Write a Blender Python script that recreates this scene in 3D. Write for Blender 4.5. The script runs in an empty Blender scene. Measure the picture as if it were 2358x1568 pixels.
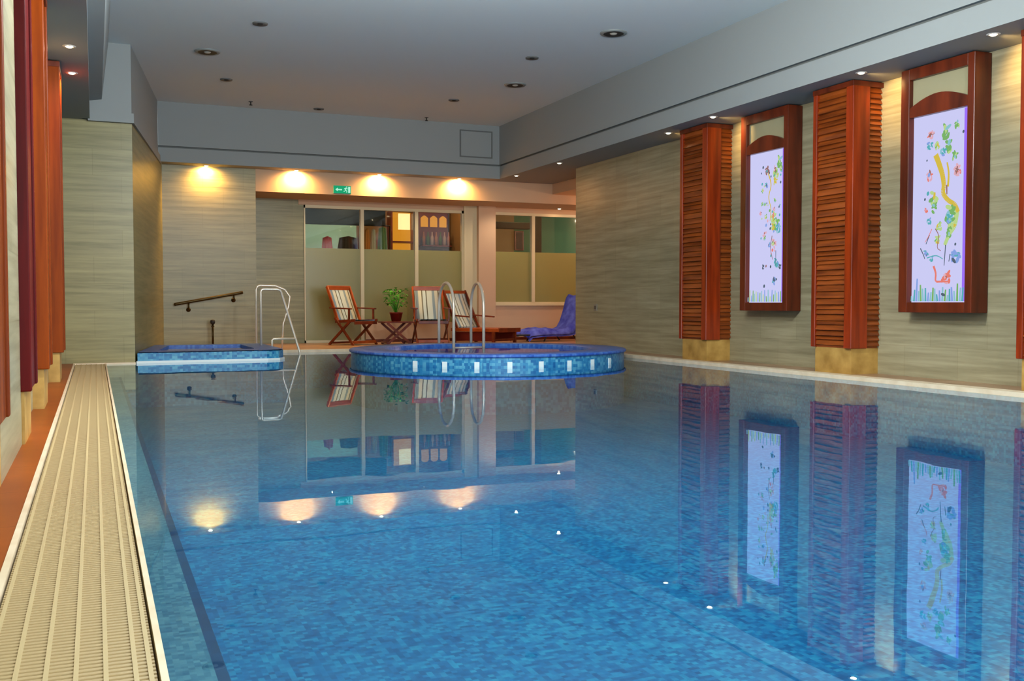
import bpy, math, random
from mathutils import Vector, Matrix
random.seed(7)
S = bpy.context.scene
COL = S.collection
PI = math.pi

# ------------------------------------------------------------------ materials
def lin(c):
    return tuple(((v/255)/12.92 if v/255 <= .04045 else ((v/255+.055)/1.055)**2.4) for v in c)

def nt(name):
    m = bpy.data.materials.new(name); m.use_nodes = True
    t = m.node_tree; t.nodes.clear()
    return m, t, t.nodes, t.links

def bsdf(name, rgb, rough=.5, metal=0., spec=.4, emit=None, estr=0.):
    m, t, n, l = nt(name)
    o = n.new('ShaderNodeOutputMaterial'); b = n.new('ShaderNodeBsdfPrincipled')
    b.inputs['Base Color'].default_value = (*lin(rgb), 1)
    b.inputs['Roughness'].default_value = rough; b.inputs['Metallic'].default_value = metal
    b.inputs['Specular IOR Level'].default_value = spec
    if emit: b.inputs['Emission Color'].default_value = (*lin(emit), 1); b.inputs['Emission Strength'].default_value = estr
    l.new(b.outputs[0], o.inputs[0])
    return m

def emitter(name, rgb, s):
    m, t, n, l = nt(name)
    o = n.new('ShaderNodeOutputMaterial'); e = n.new('ShaderNodeEmission')
    e.inputs[0].default_value = (*lin(rgb), 1); e.inputs[1].default_value = s
    l.new(e.outputs[0], o.inputs[0]); return m

def ramp(n, stops, interp='LINEAR'):
    r = n.new('ShaderNodeValToRGB'); cr = r.color_ramp; cr.interpolation = interp
    while len(cr.elements) < len(stops): cr.elements.new(.5)
    for e, (p, c) in zip(cr.elements, stops): e.position = p; e.color = (*lin(c), 1)
    return r

def coords(n, l, scale, rot=(0,0,0)):
    tc = n.new('ShaderNodeTexCoord'); mp = n.new('ShaderNodeMapping')
    mp.inputs['Scale'].default_value = scale; mp.inputs['Rotation'].default_value = rot
    l.new(tc.outputs['Object'], mp.inputs[0]); return mp

def noise_mat(name, stops, scale, rough=.5, detail=4, nscale=1., bump=0., spec=.3):
    m, t, n, l = nt(name)
    o = n.new('ShaderNodeOutputMaterial'); b = n.new('ShaderNodeBsdfPrincipled')
    mp = coords(n, l, scale); nz = n.new('ShaderNodeTexNoise')
    nz.inputs['Scale'].default_value = nscale; nz.inputs['Detail'].default_value = detail
    l.new(mp.outputs[0], nz.inputs[0]); r = ramp(n, stops); l.new(nz.outputs[0], r.inputs[0])
    l.new(r.outputs[0], b.inputs['Base Color'])
    b.inputs['Roughness'].default_value = rough; b.inputs['Specular IOR Level'].default_value = spec
    if bump:
        bp = n.new('ShaderNodeBump'); bp.inputs['Strength'].default_value = bump; bp.inputs['Distance'].default_value = .01
        l.new(nz.outputs[0], bp.inputs['Height']); l.new(bp.outputs[0], b.inputs['Normal'])
    l.new(b.outputs[0], o.inputs[0]); return m

def tile_wall(name, c0, c1, joint, ax):
    """horizontally veined stone tiles with thin joints; ax = the horizontal axis the wall runs along"""
    m, t, n, l = nt(name)
    o = n.new('ShaderNodeOutputMaterial'); b = n.new('ShaderNodeBsdfPrincipled')
    mp = coords(n, l, (1.1, 1.1, 22)); nz = n.new('ShaderNodeTexNoise')
    nz.inputs['Scale'].default_value = 1.; nz.inputs['Detail'].default_value = 5; nz.inputs['Roughness'].default_value = .62
    l.new(mp.outputs[0], nz.inputs[0]); r = ramp(n, [(.3, c0), (.68, c1)]); l.new(nz.outputs[0], r.inputs[0])
    tc = n.new('ShaderNodeTexCoord'); sp = n.new('ShaderNodeSeparateXYZ'); cb = n.new('ShaderNodeCombineXYZ')
    l.new(tc.outputs['Object'], sp.inputs[0]); l.new(sp.outputs[ax], cb.inputs[0]); l.new(sp.outputs['Z'], cb.inputs[1])
    br = n.new('ShaderNodeTexBrick'); br.inputs['Scale'].default_value = 1.
    br.inputs['Brick Width'].default_value = .62; br.inputs['Row Height'].default_value = .31; br.inputs['Mortar Size'].default_value = .003
    br.inputs['Color1'].default_value = (1,1,1,1); br.inputs['Color2'].default_value = (.9,.9,.9,1); br.inputs['Mortar'].default_value = (*joint, 1)
    br.offset = .5; l.new(cb.outputs[0], br.inputs['Vector'])
    mx = n.new('ShaderNodeMix'); mx.data_type = 'RGBA'; mx.blend_type = 'MULTIPLY'; mx.inputs[0].default_value = 1.
    l.new(r.outputs[0], mx.inputs[6]); l.new(br.outputs[0], mx.inputs[7]); l.new(mx.outputs[2], b.inputs['Base Color'])
    b.inputs['Roughness'].default_value = .34; b.inputs['Specular IOR Level'].default_value = .35
    l.new(b.outputs[0], o.inputs[0]); return m

def mosaic(name, cols, size, mott=.5, rough=.3, grout=None):
    m, t, n, l = nt(name)
    o = n.new('ShaderNodeOutputMaterial'); b = n.new('ShaderNodeBsdfPrincipled')
    mp = coords(n, l, (1/size,)*3)
    ad = n.new('ShaderNodeVectorMath'); ad.operation = 'ADD'; ad.inputs[1].default_value = (.37, .41, .43); l.new(mp.outputs[0], ad.inputs[0])
    fl = n.new('ShaderNodeVectorMath'); fl.operation = 'FLOOR'; l.new(ad.outputs[0], fl.inputs[0])
    wn = n.new('ShaderNodeTexWhiteNoise'); wn.noise_dimensions = '3D'; l.new(fl.outputs[0], wn.inputs[0])
    nz = n.new('ShaderNodeTexNoise'); nz.inputs['Scale'].default_value = 14.; nz.inputs['Detail'].default_value = 3
    tc = n.new('ShaderNodeTexCoord'); l.new(tc.outputs['Object'], nz.inputs[0])
    mx = n.new('ShaderNodeMix'); mx.inputs[0].default_value = mott
    l.new(wn.outputs[0], mx.inputs[2]); l.new(nz.outputs[0], mx.inputs[3])
    k = len(cols); r = ramp(n, [(.15+.7*i/(k-1), c) for i, c in enumerate(cols)]); l.new(mx.outputs[0], r.inputs[0])
    l.new(r.outputs[0], b.inputs['Base Color'])
    b.inputs['Roughness'].default_value = rough; b.inputs['Specular IOR Level'].default_value = .3
    l.new(b.outputs[0], o.inputs[0]); return m

def wood(name, c0, c1, scale, rough=.35):
    return noise_mat(name, [(.28, c0), (.72, c1)], scale, rough, detail=6, spec=.4)

def stripes(name, cols, period, rough=.85, ax=0):
    m, t, n, l = nt(name)
    o = n.new('ShaderNodeOutputMaterial'); b = n.new('ShaderNodeBsdfPrincipled')
    tc = n.new('ShaderNodeTexCoord'); sp = n.new('ShaderNodeSeparateXYZ'); l.new(tc.outputs['Object'], sp.inputs[0])
    mu = n.new('ShaderNodeMath'); mu.operation = 'MULTIPLY'; mu.inputs[1].default_value = 1/period; l.new(sp.outputs[ax], mu.inputs[0])
    fr = n.new('ShaderNodeMath'); fr.operation = 'FRACT'; l.new(mu.outputs[0], fr.inputs[0])
    r = ramp(n, cols, 'CONSTANT'); l.new(fr.outputs[0], r.inputs[0]); l.new(r.outputs[0], b.inputs['Base Color'])
    b.inputs['Roughness'].default_value = rough; l.new(b.outputs[0], o.inputs[0]); return m

def glassy(name, rgb, fac, rough=.03):
    """thin pane: see-through with a faint mirror"""
    m, t, n, l = nt(name)
    o = n.new('ShaderNodeOutputMaterial'); tr = n.new('ShaderNodeBsdfTransparent'); g = n.new('ShaderNodeBsdfGlossy'); mx = n.new('ShaderNodeMixShader')
    tr.inputs[0].default_value = (*rgb, 1); g.inputs['Roughness'].default_value = rough; mx.inputs[0].default_value = fac
    l.new(tr.outputs[0], mx.inputs[1]); l.new(g.outputs[0], mx.inputs[2]); l.new(mx.outputs[0], o.inputs[0]); return m

def frosted(name, rgb):
    m, t, n, l = nt(name)
    o = n.new('ShaderNodeOutputMaterial'); d = n.new('ShaderNodeBsdfDiffuse'); tl = n.new('ShaderNodeBsdfTranslucent'); g = n.new('ShaderNodeBsdfGlossy')
    g.inputs['Roughness'].default_value = .25
    d.inputs[0].default_value = (*lin(rgb), 1); tl.inputs[0].default_value = (*lin(rgb), 1)
    a = n.new('ShaderNodeMixShader'); a.inputs[0].default_value = .5; b = n.new('ShaderNodeMixShader'); b.inputs[0].default_value = .06
    l.new(d.outputs[0], a.inputs[1]); l.new(tl.outputs[0], a.inputs[2]); l.new(a.outputs[0], b.inputs[1]); l.new(g.outputs[0], b.inputs[2])
    l.new(b.outputs[0], o.inputs[0]); return m

def water_mat(name, tint, lo, hi):
    m, t, n, l = nt(name)
    o = n.new('ShaderNodeOutputMaterial'); tr = n.new('ShaderNodeBsdfTransparent'); g = n.new('ShaderNodeBsdfGlossy'); mx = n.new('ShaderNodeMixShader')
    tr.inputs[0].default_value = (*tint, 1); g.inputs['Roughness'].default_value = .012
    lw = n.new('ShaderNodeLayerWeight'); lw.inputs[0].default_value = .5
    mr = n.new('ShaderNodeMapRange'); mr.inputs[1].default_value = .55; mr.inputs[2].default_value = .96; mr.inputs[3].default_value = 0; mr.inputs[4].default_value = 1
    pw = n.new('ShaderNodeMath'); pw.operation = 'POWER'; pw.inputs[1].default_value = 3.5
    ma = n.new('ShaderNodeMath'); ma.operation = 'MULTIPLY_ADD'; ma.inputs[1].default_value = hi-lo; ma.inputs[2].default_value = lo
    l.new(lw.outputs['Facing'], mr.inputs[0]); l.new(mr.outputs[0], pw.inputs[0]); l.new(pw.outputs[0], ma.inputs[0]); l.new(ma.outputs[0], mx.inputs[0])
    gt = n.new('ShaderNodeMix'); gt.data_type = 'RGBA'; gt.inputs[6].default_value = (.56, .86, 1, 1); gt.inputs[7].default_value = (.98, .99, 1, 1)
    l.new(pw.outputs[0], gt.inputs[0]); l.new(gt.outputs[2], g.inputs[0])
    mp = coords(n, l, (1, 1, 1)); nz = n.new('ShaderNodeTexNoise'); nz.inputs['Scale'].default_value = 2.2; nz.inputs['Detail'].default_value = 2
    l.new(mp.outputs[0], nz.inputs[0])
    bp = n.new('ShaderNodeBump'); bp.inputs['Strength'].default_value = .012; bp.inputs['Distance'].default_value = .05
    l.new(nz.outputs[0], bp.inputs['Height']); l.new(bp.outputs[0], g.inputs['Normal'])
    l.new(tr.outputs[0], mx.inputs[1]); l.new(g.outputs[0], mx.inputs[2]); l.new(mx.outputs[0], o.inputs[0]); return m

M = {}
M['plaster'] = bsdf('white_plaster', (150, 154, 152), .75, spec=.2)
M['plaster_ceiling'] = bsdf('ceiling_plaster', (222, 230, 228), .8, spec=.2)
M['plaster_groove'] = bsdf('shadow_groove', (104, 107, 104), .8)  # plaster darkened so the overhang's shadow is painted into the groove
M['tile_x'] = tile_wall('veined_wall_tile_far', (122, 114, 72), (160, 150, 102), (.82, .8, .76), 'X')
M['tile_y'] = tile_wall('veined_wall_tile_side', (138, 130, 100), (174, 165, 133), (.82, .8, .76), 'Y')
M['plinth'] = noise_mat('ochre_stone', [(.3, (150, 112, 52)), (.7, (196, 156, 84))], (6, 6, 6), .4)
M['wood_red'] = wood('varnished_red_wood', (92, 24, 5), (164, 56, 12), (14, 14, 1.2), .28)
M['wood_slat'] = wood('dark_slat_wood', (92, 38, 8), (164, 80, 26), (2, 2, 24), .35)
M['wood_left'] = noise_mat('orange_brown_wood', [(.28, (92, 30, 2)), (.72, (140, 60, 6))], (14, 14, 1.2), .4, detail=6, spec=.12)
M['wood_maroon'] = noise_mat('maroon_wood', [(.28, (62, 4, 6)), (.72, (100, 14, 12))], (14, 14, 1.2), .4, detail=6, spec=.12)
M['wood_frame'] = wood('frame_wood', (70, 25, 10), (118, 46, 20), (10, 10, 1.4), .3)
M['wood_chair'] = wood('chair_wood', (74, 24, 10), (120, 46, 20), (9, 9, 9), .35)
M['wood_orange'] = wood('orange_wood', (126, 50, 16), (172, 80, 30), (6, 6, 6), .35)
M['terracotta'] = tile_wall('terracotta_floor_tile', (120, 54, 12), (160, 78, 24), (.6, .55, .5), 'Y')
M['terracotta'].node_tree.nodes['Principled BSDF'].inputs['Specular IOR Level'].default_value = .1
M['deck'] = noise_mat('deck_tile', [(.3, (150, 112, 82)), (.7, (186, 148, 116))], (3, 3, 3), .3)
M['coping'] = noise_mat('cream_coping', [(.3, (222, 200, 166)), (.7, (240, 222, 192))], (8, 8, 8), .35)
M['grating'] = bsdf('cream_grating_plastic', (190, 168, 122), .42)
M['grating_rib'] = bsdf('cream_grating_rib', (176, 152, 108), .42)
M['gutter'] = bsdf('gutter_channel', (120, 100, 70), .7)
M['gap'] = bsdf('dark_gap', (38, 30, 22), .8)
M['mosaic_floor'] = mosaic('pool_floor_mosaic', [(2, 80, 138), (8, 124, 180), (56, 176, 208)], .02, .55)
M['mosaic_ledge'] = mosaic('pool_ledge_mosaic', [(52, 112, 146), (92, 148, 170), (132, 180, 190)], .015, .45)
M['mosaic_line'] = mosaic('pool_dark_line_mosaic', [(2, 56, 104), (6, 76, 128)], .026, .5)
M['mosaic_tub'] = mosaic('spa_rim_mosaic', [(32, 72, 158), (58, 104, 190), (96, 140, 200)], .03, .5)
M['mosaic_side'] = mosaic('spa_side_mosaic', [(22, 92, 148), (48, 130, 176), (100, 172, 196)], .03, .4)
M['mosaic_white'] = bsdf('white_mosaic', (226, 240, 240), .3)
M['water'] = water_mat('pool_water', (.74, .93, .98), .32, .86)
M['water_spa'] = water_mat('spa_water', (.7, .85, .98), .2, .55)
M['steel'] = bsdf('polished_steel', (240, 226, 204), .25, metal=.35)
M['bronze'] = bsdf('dark_bronze', (64, 50, 22), .35, metal=.8)
M['lamp_trim'] = bsdf('lamp_trim', (190, 184, 176), .4)
M['lamp_warm'] = emitter('warm_lamp', (255, 236, 190), 14)
M['lamp_cool'] = emitter('halogen_lamp', (255, 226, 226), 9)
M['dark'] = bsdf('dark_recess', (34, 32, 30), .6)
M['vent'] = bsdf('vent_grey', (104, 106, 104), .6)
M['fixture_ring'] = bsdf('fixture_ring', (136, 140, 136), .4)
M['lens'] = bsdf('fixture_lens', (170, 164, 150), .2, spec=.6)
M['panel_glow'] = emitter('backlit_panel', (188, 188, 226), 1.0)
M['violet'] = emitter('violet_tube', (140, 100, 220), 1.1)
M['panel_blank'] = bsdf('upper_panel', (164, 156, 122), .3)
for k, c in dict(yellow=(196, 172, 66), green=(112, 164, 96), teal=(84, 160, 168), lime=(170, 196, 128), red=(212, 116, 104), pink=(206, 160, 172), dark=(78, 92, 106), blue=(124, 150, 208), grass=(128, 178, 190), brown=(140, 100, 96)).items():
    M['paint_'+k] = emitter('backlit_paint_'+k, c, 1.0)
M['frame_cream'] = bsdf('cream_window_frame', (216, 200, 160), .4)
M['pane'] = glassy('clear_pane', (.9, .92, .88), .05)
M['frost'] = frosted('frosted_pane', (188, 182, 116))
M['plaster_warm'] = bsdf('warm_plaster', (204, 170, 138), .7, spec=.2)
M['exit_green'] = emitter('exit_sign_green', (30, 170, 116), .75)
M['exit_white'] = emitter('exit_sign_white', (170, 235, 205), .9)
M['exit_case'] = bsdf('exit_sign_case', (120, 170, 150), .4)
M['fabric'] = stripes('striped_canvas', [(0., (176, 192, 194)), (.26, (120, 146, 164)), (.42, (190, 198, 190)), (.62, (96, 98, 86)), (.69, (176, 196, 204)), (.88, (70, 72, 62)), (.94, (176, 192, 194))], .28)
M['fabric_y'] = stripes('striped_canvas_side', [(0., (206, 200, 178)), (.34, (86, 66, 38)), (.44, (206, 196, 172)), (.80, (176, 160, 120)), (.88, (80, 58, 34)), (.97, (206, 200, 178))], .3, ax=1)
M['blue_cloth'] = noise_mat('blue_towelling', [(.3, (34, 40, 170)), (.7, (92, 110, 226))], (7, 7, 7), .9)
M['leaf'] = noise_mat('plant_leaf', [(.3, (16, 96, 8)), (.7, (70, 168, 30))], (20, 20, 20), .5)
M['pot'] = bsdf('dark_red_pot', (104, 22, 16), .35)
M['soil'] = bsdf('soil', (40, 26, 18), .9)
M['switch'] = bsdf('grey_switch', (150, 142, 126), .4)
M['switch_dark'] = bsdf('switch_rocker', (86, 80, 74), .4)
M['black_beam'] = bsdf('dark_beam', (40, 36, 22), .7)
M['green_wall'] = bsdf('greenish_board', (150, 186, 170), .6)
M['red_cloth'] = bsdf('red_cloth', (214, 40, 26), .8)
M['grey_cloth'] = bsdf('dark_cloth', (60, 56, 40), .8)
M['orange_cloth'] = bsdf('orange_cloth', (230, 150, 70), .8)
M['cream_cloth'] = bsdf('cream_cloth', (226, 206, 166), .8)
M['green_cloth'] = bsdf('green_cloth', (110, 140, 60), .8)
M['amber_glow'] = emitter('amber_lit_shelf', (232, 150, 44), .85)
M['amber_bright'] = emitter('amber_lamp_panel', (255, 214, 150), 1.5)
M['maroon'] = bsdf('maroon_board', (92, 16, 10), .5)
M['room_wall'] = bsdf('back_room_wall', (150, 110, 66), .8)
M['room_green'] = bsdf('dim_green_wall', (64, 104, 66), .8)
M['picture'] = bsdf('brown_picture', (70, 46, 24), .6)

# ------------------------------------------------------------------ mesh helpers
class MB:
    def __init__(self): self.v = []; self.f = []; self.m = []; self.sm = []; self.mi = 0; self.smooth = False
    def add(self, vs, fs):
        b = len(self.v); self.v += [Vector(p) for p in vs]
        for f in fs: self.f.append([b+i for i in f]); self.m.append(self.mi); self.sm.append(self.smooth)
        return self
    def box(self, x0, x1, y0, y1, z0, z1, mat=None):
        vs = [(x, y, z) for z in (z0, z1) for y in (y0, y1) for x in (x0, x1)]
        if mat is not None: vs = [mat @ Vector(p) for p in vs]
        return self.add(vs, [(0,2,3,1),(4,5,7,6),(0,1,5,4),(2,6,7,3),(0,4,6,2),(1,3,7,5)])
    def bar(self, a, b, w, h, up=(0,0,1)):
        a = Vector(a); b = Vector(b); d = (b-a).normalized(); u = Vector(up)
        if abs(d.dot(u)) > .98: u = Vector((0,1,0))
        s = d.cross(u).normalized(); u = s.cross(d).normalized()
        vs = [p+s*i*w/2+u*j*h/2 for p in (a, b) for i, j in ((-1,-1),(1,-1),(1,1),(-1,1))]
        return self.add(vs, [(3,2,1,0),(4,5,6,7),(0,1,5,4),(1,2,6,5),(2,3,7,6),(3,0,4,7)])
    def prism(self, poly, z0, z1):
        k = len(poly)
        vs = [(x, y, z0) for x, y in poly]+[(x, y, z1) for x, y in poly]
        return self.add(vs, [tuple(range(k-1, -1, -1)), tuple(range(k, 2*k))]+[(i, (i+1) % k, k+(i+1) % k, k+i) for i in range(k)])
    def prism_x(self, poly, x0, x1):
        k = len(poly)
        vs = [(x0, y, z) for y, z in poly]+[(x1, y, z) for y, z in poly]
        return self.add(vs, [tuple(range(k-1, -1, -1)), tuple(range(k, 2*k))]+[(i, (i+1) % k, k+(i+1) % k, k+i) for i in range(k)])
    def tube(self, pts, r, n=10, closed=False):
        self.smooth = True
        pts = [Vector(p) for p in pts]; k = len(pts); rings = []; prev = None
        for i, p in enumerate(pts):
            d = (pts[min(i+1, k-1)]-pts[max(i-1, 0)]).normalized()
            if prev is None: u = Vector((0,0,1)) if abs(d.z) < .9 else Vector((1,0,0)); u = (u-d*u.dot(d)).normalized()
            else: u = (prev-d*prev.dot(d)).normalized()
            prev = u; s = d.cross(u); rr = r[i] if isinstance(r, (list, tuple)) else r
            rings.append([p+(u*math.cos(2*PI*j/n)+s*math.sin(2*PI*j/n))*rr for j in range(n)])
        vs = [q for g in rings for q in g]
        fs = [(i*n+j, i*n+(j+1) % n, (i+1)*n+(j+1) % n, (i+1)*n+j) for i in range(k-1) for j in range(n)]
        fs += [tuple(range(n-1, -1, -1)), tuple(range((k-1)*n, k*n))]
        self.add(vs, fs); self.smooth = False; return self
    def lathe(self, prof, c=(0,0,0), n=40, smooth=True, a0=0, a1=2*PI):
        """prof: (radius, z) pairs; closed round the axis"""
        self.smooth = smooth; k = len(prof); full = abs(a1-a0-2*PI) < 1e-6; cols = n if full else n+1
        vs = [(c[0]+r*math.cos(a0+(a1-a0)*j/n), c[1]+r*math.sin(a0+(a1-a0)*j/n), c[2]+z) for j in range(cols) for r, z in prof]
        fs = []
        for j in range(n):
            q = (j+1) % cols
            for i in range(k-1): fs.append((j*k+i, q*k+i, q*k+i+1, j*k+i+1))
        self.add(vs, fs); self.smooth = False; return self
    def disc(self, c, r, n=24, rx=None, axis='z'):
        vs = []
        for j in range(n):
            a = 2*PI*j/n; u = (rx or r)*math.cos(a); w = r*math.sin(a)
            vs.append((c[0]+u, c[1]+w, c[2]) if axis == 'z' else (c[0], c[1]+u, c[2]+w) if axis == 'x' else (c[0]+u, c[1], c[2]+w))
        return self.add(vs, [tuple(range(n))])
    def build(self, name, mats, parent=None, bevel=0., world=True):
        me = bpy.data.meshes.new(name)
        off = Vector((0,0,0))
        if parent is not None and world:
            p = parent
            while p is not None: off += p.location; p = p.parent
        me.from_pydata([v-off for v in self.v], [], self.f)
        if not isinstance(mats, (list, tuple)): mats = [mats]
        for m in mats: me.materials.append(m)
        me.polygons.foreach_set('material_index', self.m); me.polygons.foreach_set('use_smooth', self.sm); me.update()
        o = bpy.data.objects.new(name, me); COL.objects.link(o)
        if parent is not None: o.parent = parent
        if bevel:
            bv = o.modifiers.new('Bevel', 'BEVEL'); bv.width = bevel; bv.segments = 2; bv.limit_method = 'ANGLE'
        return o

def thing(name, label, cat, loc=(0,0,0), group=None):
    o = bpy.data.objects.new(name, None); COL.objects.link(o); o.location = loc; o.empty_display_size = .1
    return tag(o, label, cat, group)
def tag(o, label, cat, group=None, kind=None):
    o['label'] = label; o['category'] = cat
    if group: o['group'] = group
    if kind: o['kind'] = kind
    return o
def struct(name, mb, mats, label, cat, **k):
    o = mb.build(name, mats, **k); o['kind'] = 'structure'; o['label'] = label; o['category'] = cat; return o
def dup(root, loc=None, rz=None, label=None, scale=None):
    r = root.copy(); COL.objects.link(r)
    if loc is not None: r.location = loc
    if rz is not None: r.rotation_euler = (0, 0, rz)
    if scale is not None: r.scale = scale
    if label: r['label'] = label
    for ch in list(root.children):
        c = ch.copy(); COL.objects.link(c); c.parent = r
        for g in list(ch.children):
            d = g.copy(); COL.objects.link(d); d.parent = c
    return r

# ------------------------------------------------------------------ room constants
XL, XR = -.38, 6.94            # side walls
XE0, XE1 = .103, 6.36          # pool edges
YE = 14.35                     # far pool edge
Y0 = -2.6                      # where the built part of the hall begins, behind the camera
YS = 15.68                     # far soffit face
ZS, ZC, ZT = 2.80, 3.02, 3.68  # soffit underside, cornice, ceiling
YW = 17.0                      # window wall
DK = .03                       # deck level

# ------------------------------------------------------------------ shell
struct('wall_right', MB().box(XR, XR+.26, Y0, 14.0, -.1, ZS+.05), M['tile_y'], 'long right wall of beige veined tiles carrying the wooden pilasters', 'wall')
struct('wall_left', MB().box(XL-.25, XL, Y0, 12.45, -.1, ZS+.05), M['tile_y'], 'left wall of beige tiles seen at a grazing angle', 'wall')
struct('wall_left_pier', MB().box(XL, -.336, 4.22, 5.40, -.1, ZS), M['tile_y'], 'shallow beige tiled pier between the first two left pilasters', 'wall')
# tiled pier in front of the left corner, its side running back at a slant
struct('wall_pier', MB().prism([(XL-.25, 12.45), (.43, 12.45), (.965, 16.0), (.965, 16.3), (XL-.25, 16.3)], -.2, ZS), M['tile_x'], 'beige tiled pier at the far left beside the small raised tub', 'wall')
struct('wall_back', MB().box(.9, 2.35, 16.0, 16.3, -.1, ZS), M['tile_x'], 'back wall of olive beige tiles behind the slanting handrail', 'wall')
struct('wall_recess', MB().box(2.35, 3.29, YW, YW+.2, -.05, 2.5), M['tile_x'], 'tiled wall in the recess left of the tall windows', 'wall')
struct('wall_recess_side', MB().box(2.25, 2.36, 16.28, YW+.2, -.05, 2.5), M['tile_y'], 'side wall of the recess behind the tub ladder', 'wall')
# plaster bulkhead over the window recess
b = MB(); b.box(2.351, 9.4, 16.0, 16.08, 2.455, ZS+.02)
struct('wall_bulkhead', b, M['plaster_warm'], 'white bulkhead above the window recess carrying the spotlights', 'wall')
struct('ceiling_recess', MB().box(2.2, 9.4, 16.08, YW+.3, 2.455, 2.6), M['plaster_warm'], 'low ceiling of the window recess', 'ceiling')
struct('ceiling', MB().box(-.6, 6.6, Y0, YS+.4, ZT, ZT+.15), M['plaster_ceiling'], 'flat grey white ceiling over the pool', 'ceiling')

def soffit(name, path, label, close):
    """dropped edge of the ceiling: upper fascia, shadow groove and slightly prouder lower band"""
    b = MB()
    for (ax, ay), (bx, by), (nx, ny) in path:
        n = Vector((nx, ny, 0))
        def strip(o0, z0, o1, z1, mi):
            b.mi = mi; p = Vector((ax, ay, 0)); q = Vector((bx, by, 0))
            b.add([p+n*o0+Vector((0,0,z0)), q+n*o0+Vector((0,0,z0)), q+n*o1+Vector((0,0,z1)), p+n*o1+Vector((0,0,z1))], [(0,1,2,3)])
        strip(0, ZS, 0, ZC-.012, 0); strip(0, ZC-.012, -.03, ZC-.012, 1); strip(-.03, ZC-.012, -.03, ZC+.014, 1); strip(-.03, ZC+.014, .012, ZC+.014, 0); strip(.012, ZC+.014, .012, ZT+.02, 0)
    b.mi = 0
    for poly in close: b.add([(x, y, ZS) for x, y in poly], [tuple(range(len(poly)))])
    return struct(name, b, [M['plaster'], M['plaster_groove']], label, 'soffit')
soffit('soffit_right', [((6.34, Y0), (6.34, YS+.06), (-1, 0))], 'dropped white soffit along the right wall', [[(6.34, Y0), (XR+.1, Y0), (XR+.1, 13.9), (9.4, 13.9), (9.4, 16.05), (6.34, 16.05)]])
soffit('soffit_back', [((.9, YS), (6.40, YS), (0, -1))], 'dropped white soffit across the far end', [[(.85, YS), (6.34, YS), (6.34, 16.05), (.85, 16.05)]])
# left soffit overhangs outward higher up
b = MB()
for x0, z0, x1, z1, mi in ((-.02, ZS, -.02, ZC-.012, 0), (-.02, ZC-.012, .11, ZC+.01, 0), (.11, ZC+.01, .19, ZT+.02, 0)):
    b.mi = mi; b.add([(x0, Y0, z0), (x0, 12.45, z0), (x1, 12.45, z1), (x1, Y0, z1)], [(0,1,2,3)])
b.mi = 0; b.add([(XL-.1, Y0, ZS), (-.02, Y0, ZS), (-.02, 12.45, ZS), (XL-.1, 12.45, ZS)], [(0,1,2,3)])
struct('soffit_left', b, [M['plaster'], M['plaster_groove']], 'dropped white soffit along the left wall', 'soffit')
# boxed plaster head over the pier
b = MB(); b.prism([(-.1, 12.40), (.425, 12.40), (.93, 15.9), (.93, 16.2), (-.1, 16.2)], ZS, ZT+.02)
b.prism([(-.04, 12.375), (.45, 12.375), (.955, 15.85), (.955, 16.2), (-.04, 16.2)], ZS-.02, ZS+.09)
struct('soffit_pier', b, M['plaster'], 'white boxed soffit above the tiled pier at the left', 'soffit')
# low beam of the lounge corner at the right
struct('trim_1', MB().box(7.47, 9.4, 13.9, 16.0, 2.62, ZS), M['plaster_warm'], 'low white boxed beam over the lounge corner', 'beam')
struct('wall_lounge', MB().box(9.4, 9.6, 13.8, YW+.3, -.05, 2.9), M['plaster_warm'], 'far side wall of the lounge corner, mostly hidden', 'wall')
struct('wall_lounge_front', MB().box(XR+.2, 9.5, 13.72, 13.99, -.05, 2.79), M['plaster_warm'], 'back of the right wall closing the lounge corner', 'wall')

# decks and pool basin
b = MB(); b.box(2.2, 9.4, YE+.14, YW+.1, -.3, DK); b.box(.43, 2.2, 14.6, 16.1, -.3, DK); b.box(6.5, 9.4, 14.0, YE+.14, -.3, DK); b.box(6.5, XR, Y0, 14.0, -.3, DK-.004)
struct('floor', b, M['deck'], 'tan tiled pool deck', 'floor')
struct('floor_left', MB().box(XL, -.232, Y0, 12.45, -.3, .012), M['terracotta'], 'narrow terracotta floor strip along the left wall', 'floor')
b = MB(); b.box(XE1, 6.5, Y0, YE, -.004, DK+.006); b.box(2.15, 6.5, YE, YE+.14, -.004, DK+.006)
struct('trim_2', b, M['coping'], 'cream coping round the far and right pool edges', 'coping')
struct('trim_3', MB().box(-.232, -.214, Y0, 12.44, -.3, .014).box(XE0, XE0+.014, Y0, 12.44, -.3, .012), M['coping'], 'cream edging strips either side of the overflow grating', 'coping')
struct('trim_4', MB().box(-.232, XE0+.33, 12.36, 12.452, -.3, .016), M['coping'], 'cream coping stripe at the foot of the tiled pier', 'coping')
struct('gutter', MB().box(-.214, XE0, Y0, 12.36, -.3, -.05), M['gutter'], 'overflow channel below the grating', 'gutter')
DF = -.52
b = MB()
b.mi = 0; b.add([(XE0, Y0, DF), (XE1, Y0, DF), (XE1, YE, DF), (XE0, YE, DF)], [(0,1,2,3)])
b.add([(XE1, Y0, DF), (XE1, Y0, .0), (XE1, YE, .0), (XE1, YE, DF)], [(0,1,2,3)])
b.add([(2.2, YE, DF), (XE1, YE, DF), (XE1, YE, 0), (2.2, YE, 0)], [(0,1,2,3)])
b.add([(XE0, 12.45, DF), (2.2, 12.45, DF), (2.2, 12.45, 0), (XE0, 12.45, 0)], [(0,1,2,3)])
b.add([(XE0, Y0, DF), (XE1, Y0, DF), (XE1, Y0, 0), (XE0, Y0, 0)], [(3,2,1,0)])
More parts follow.
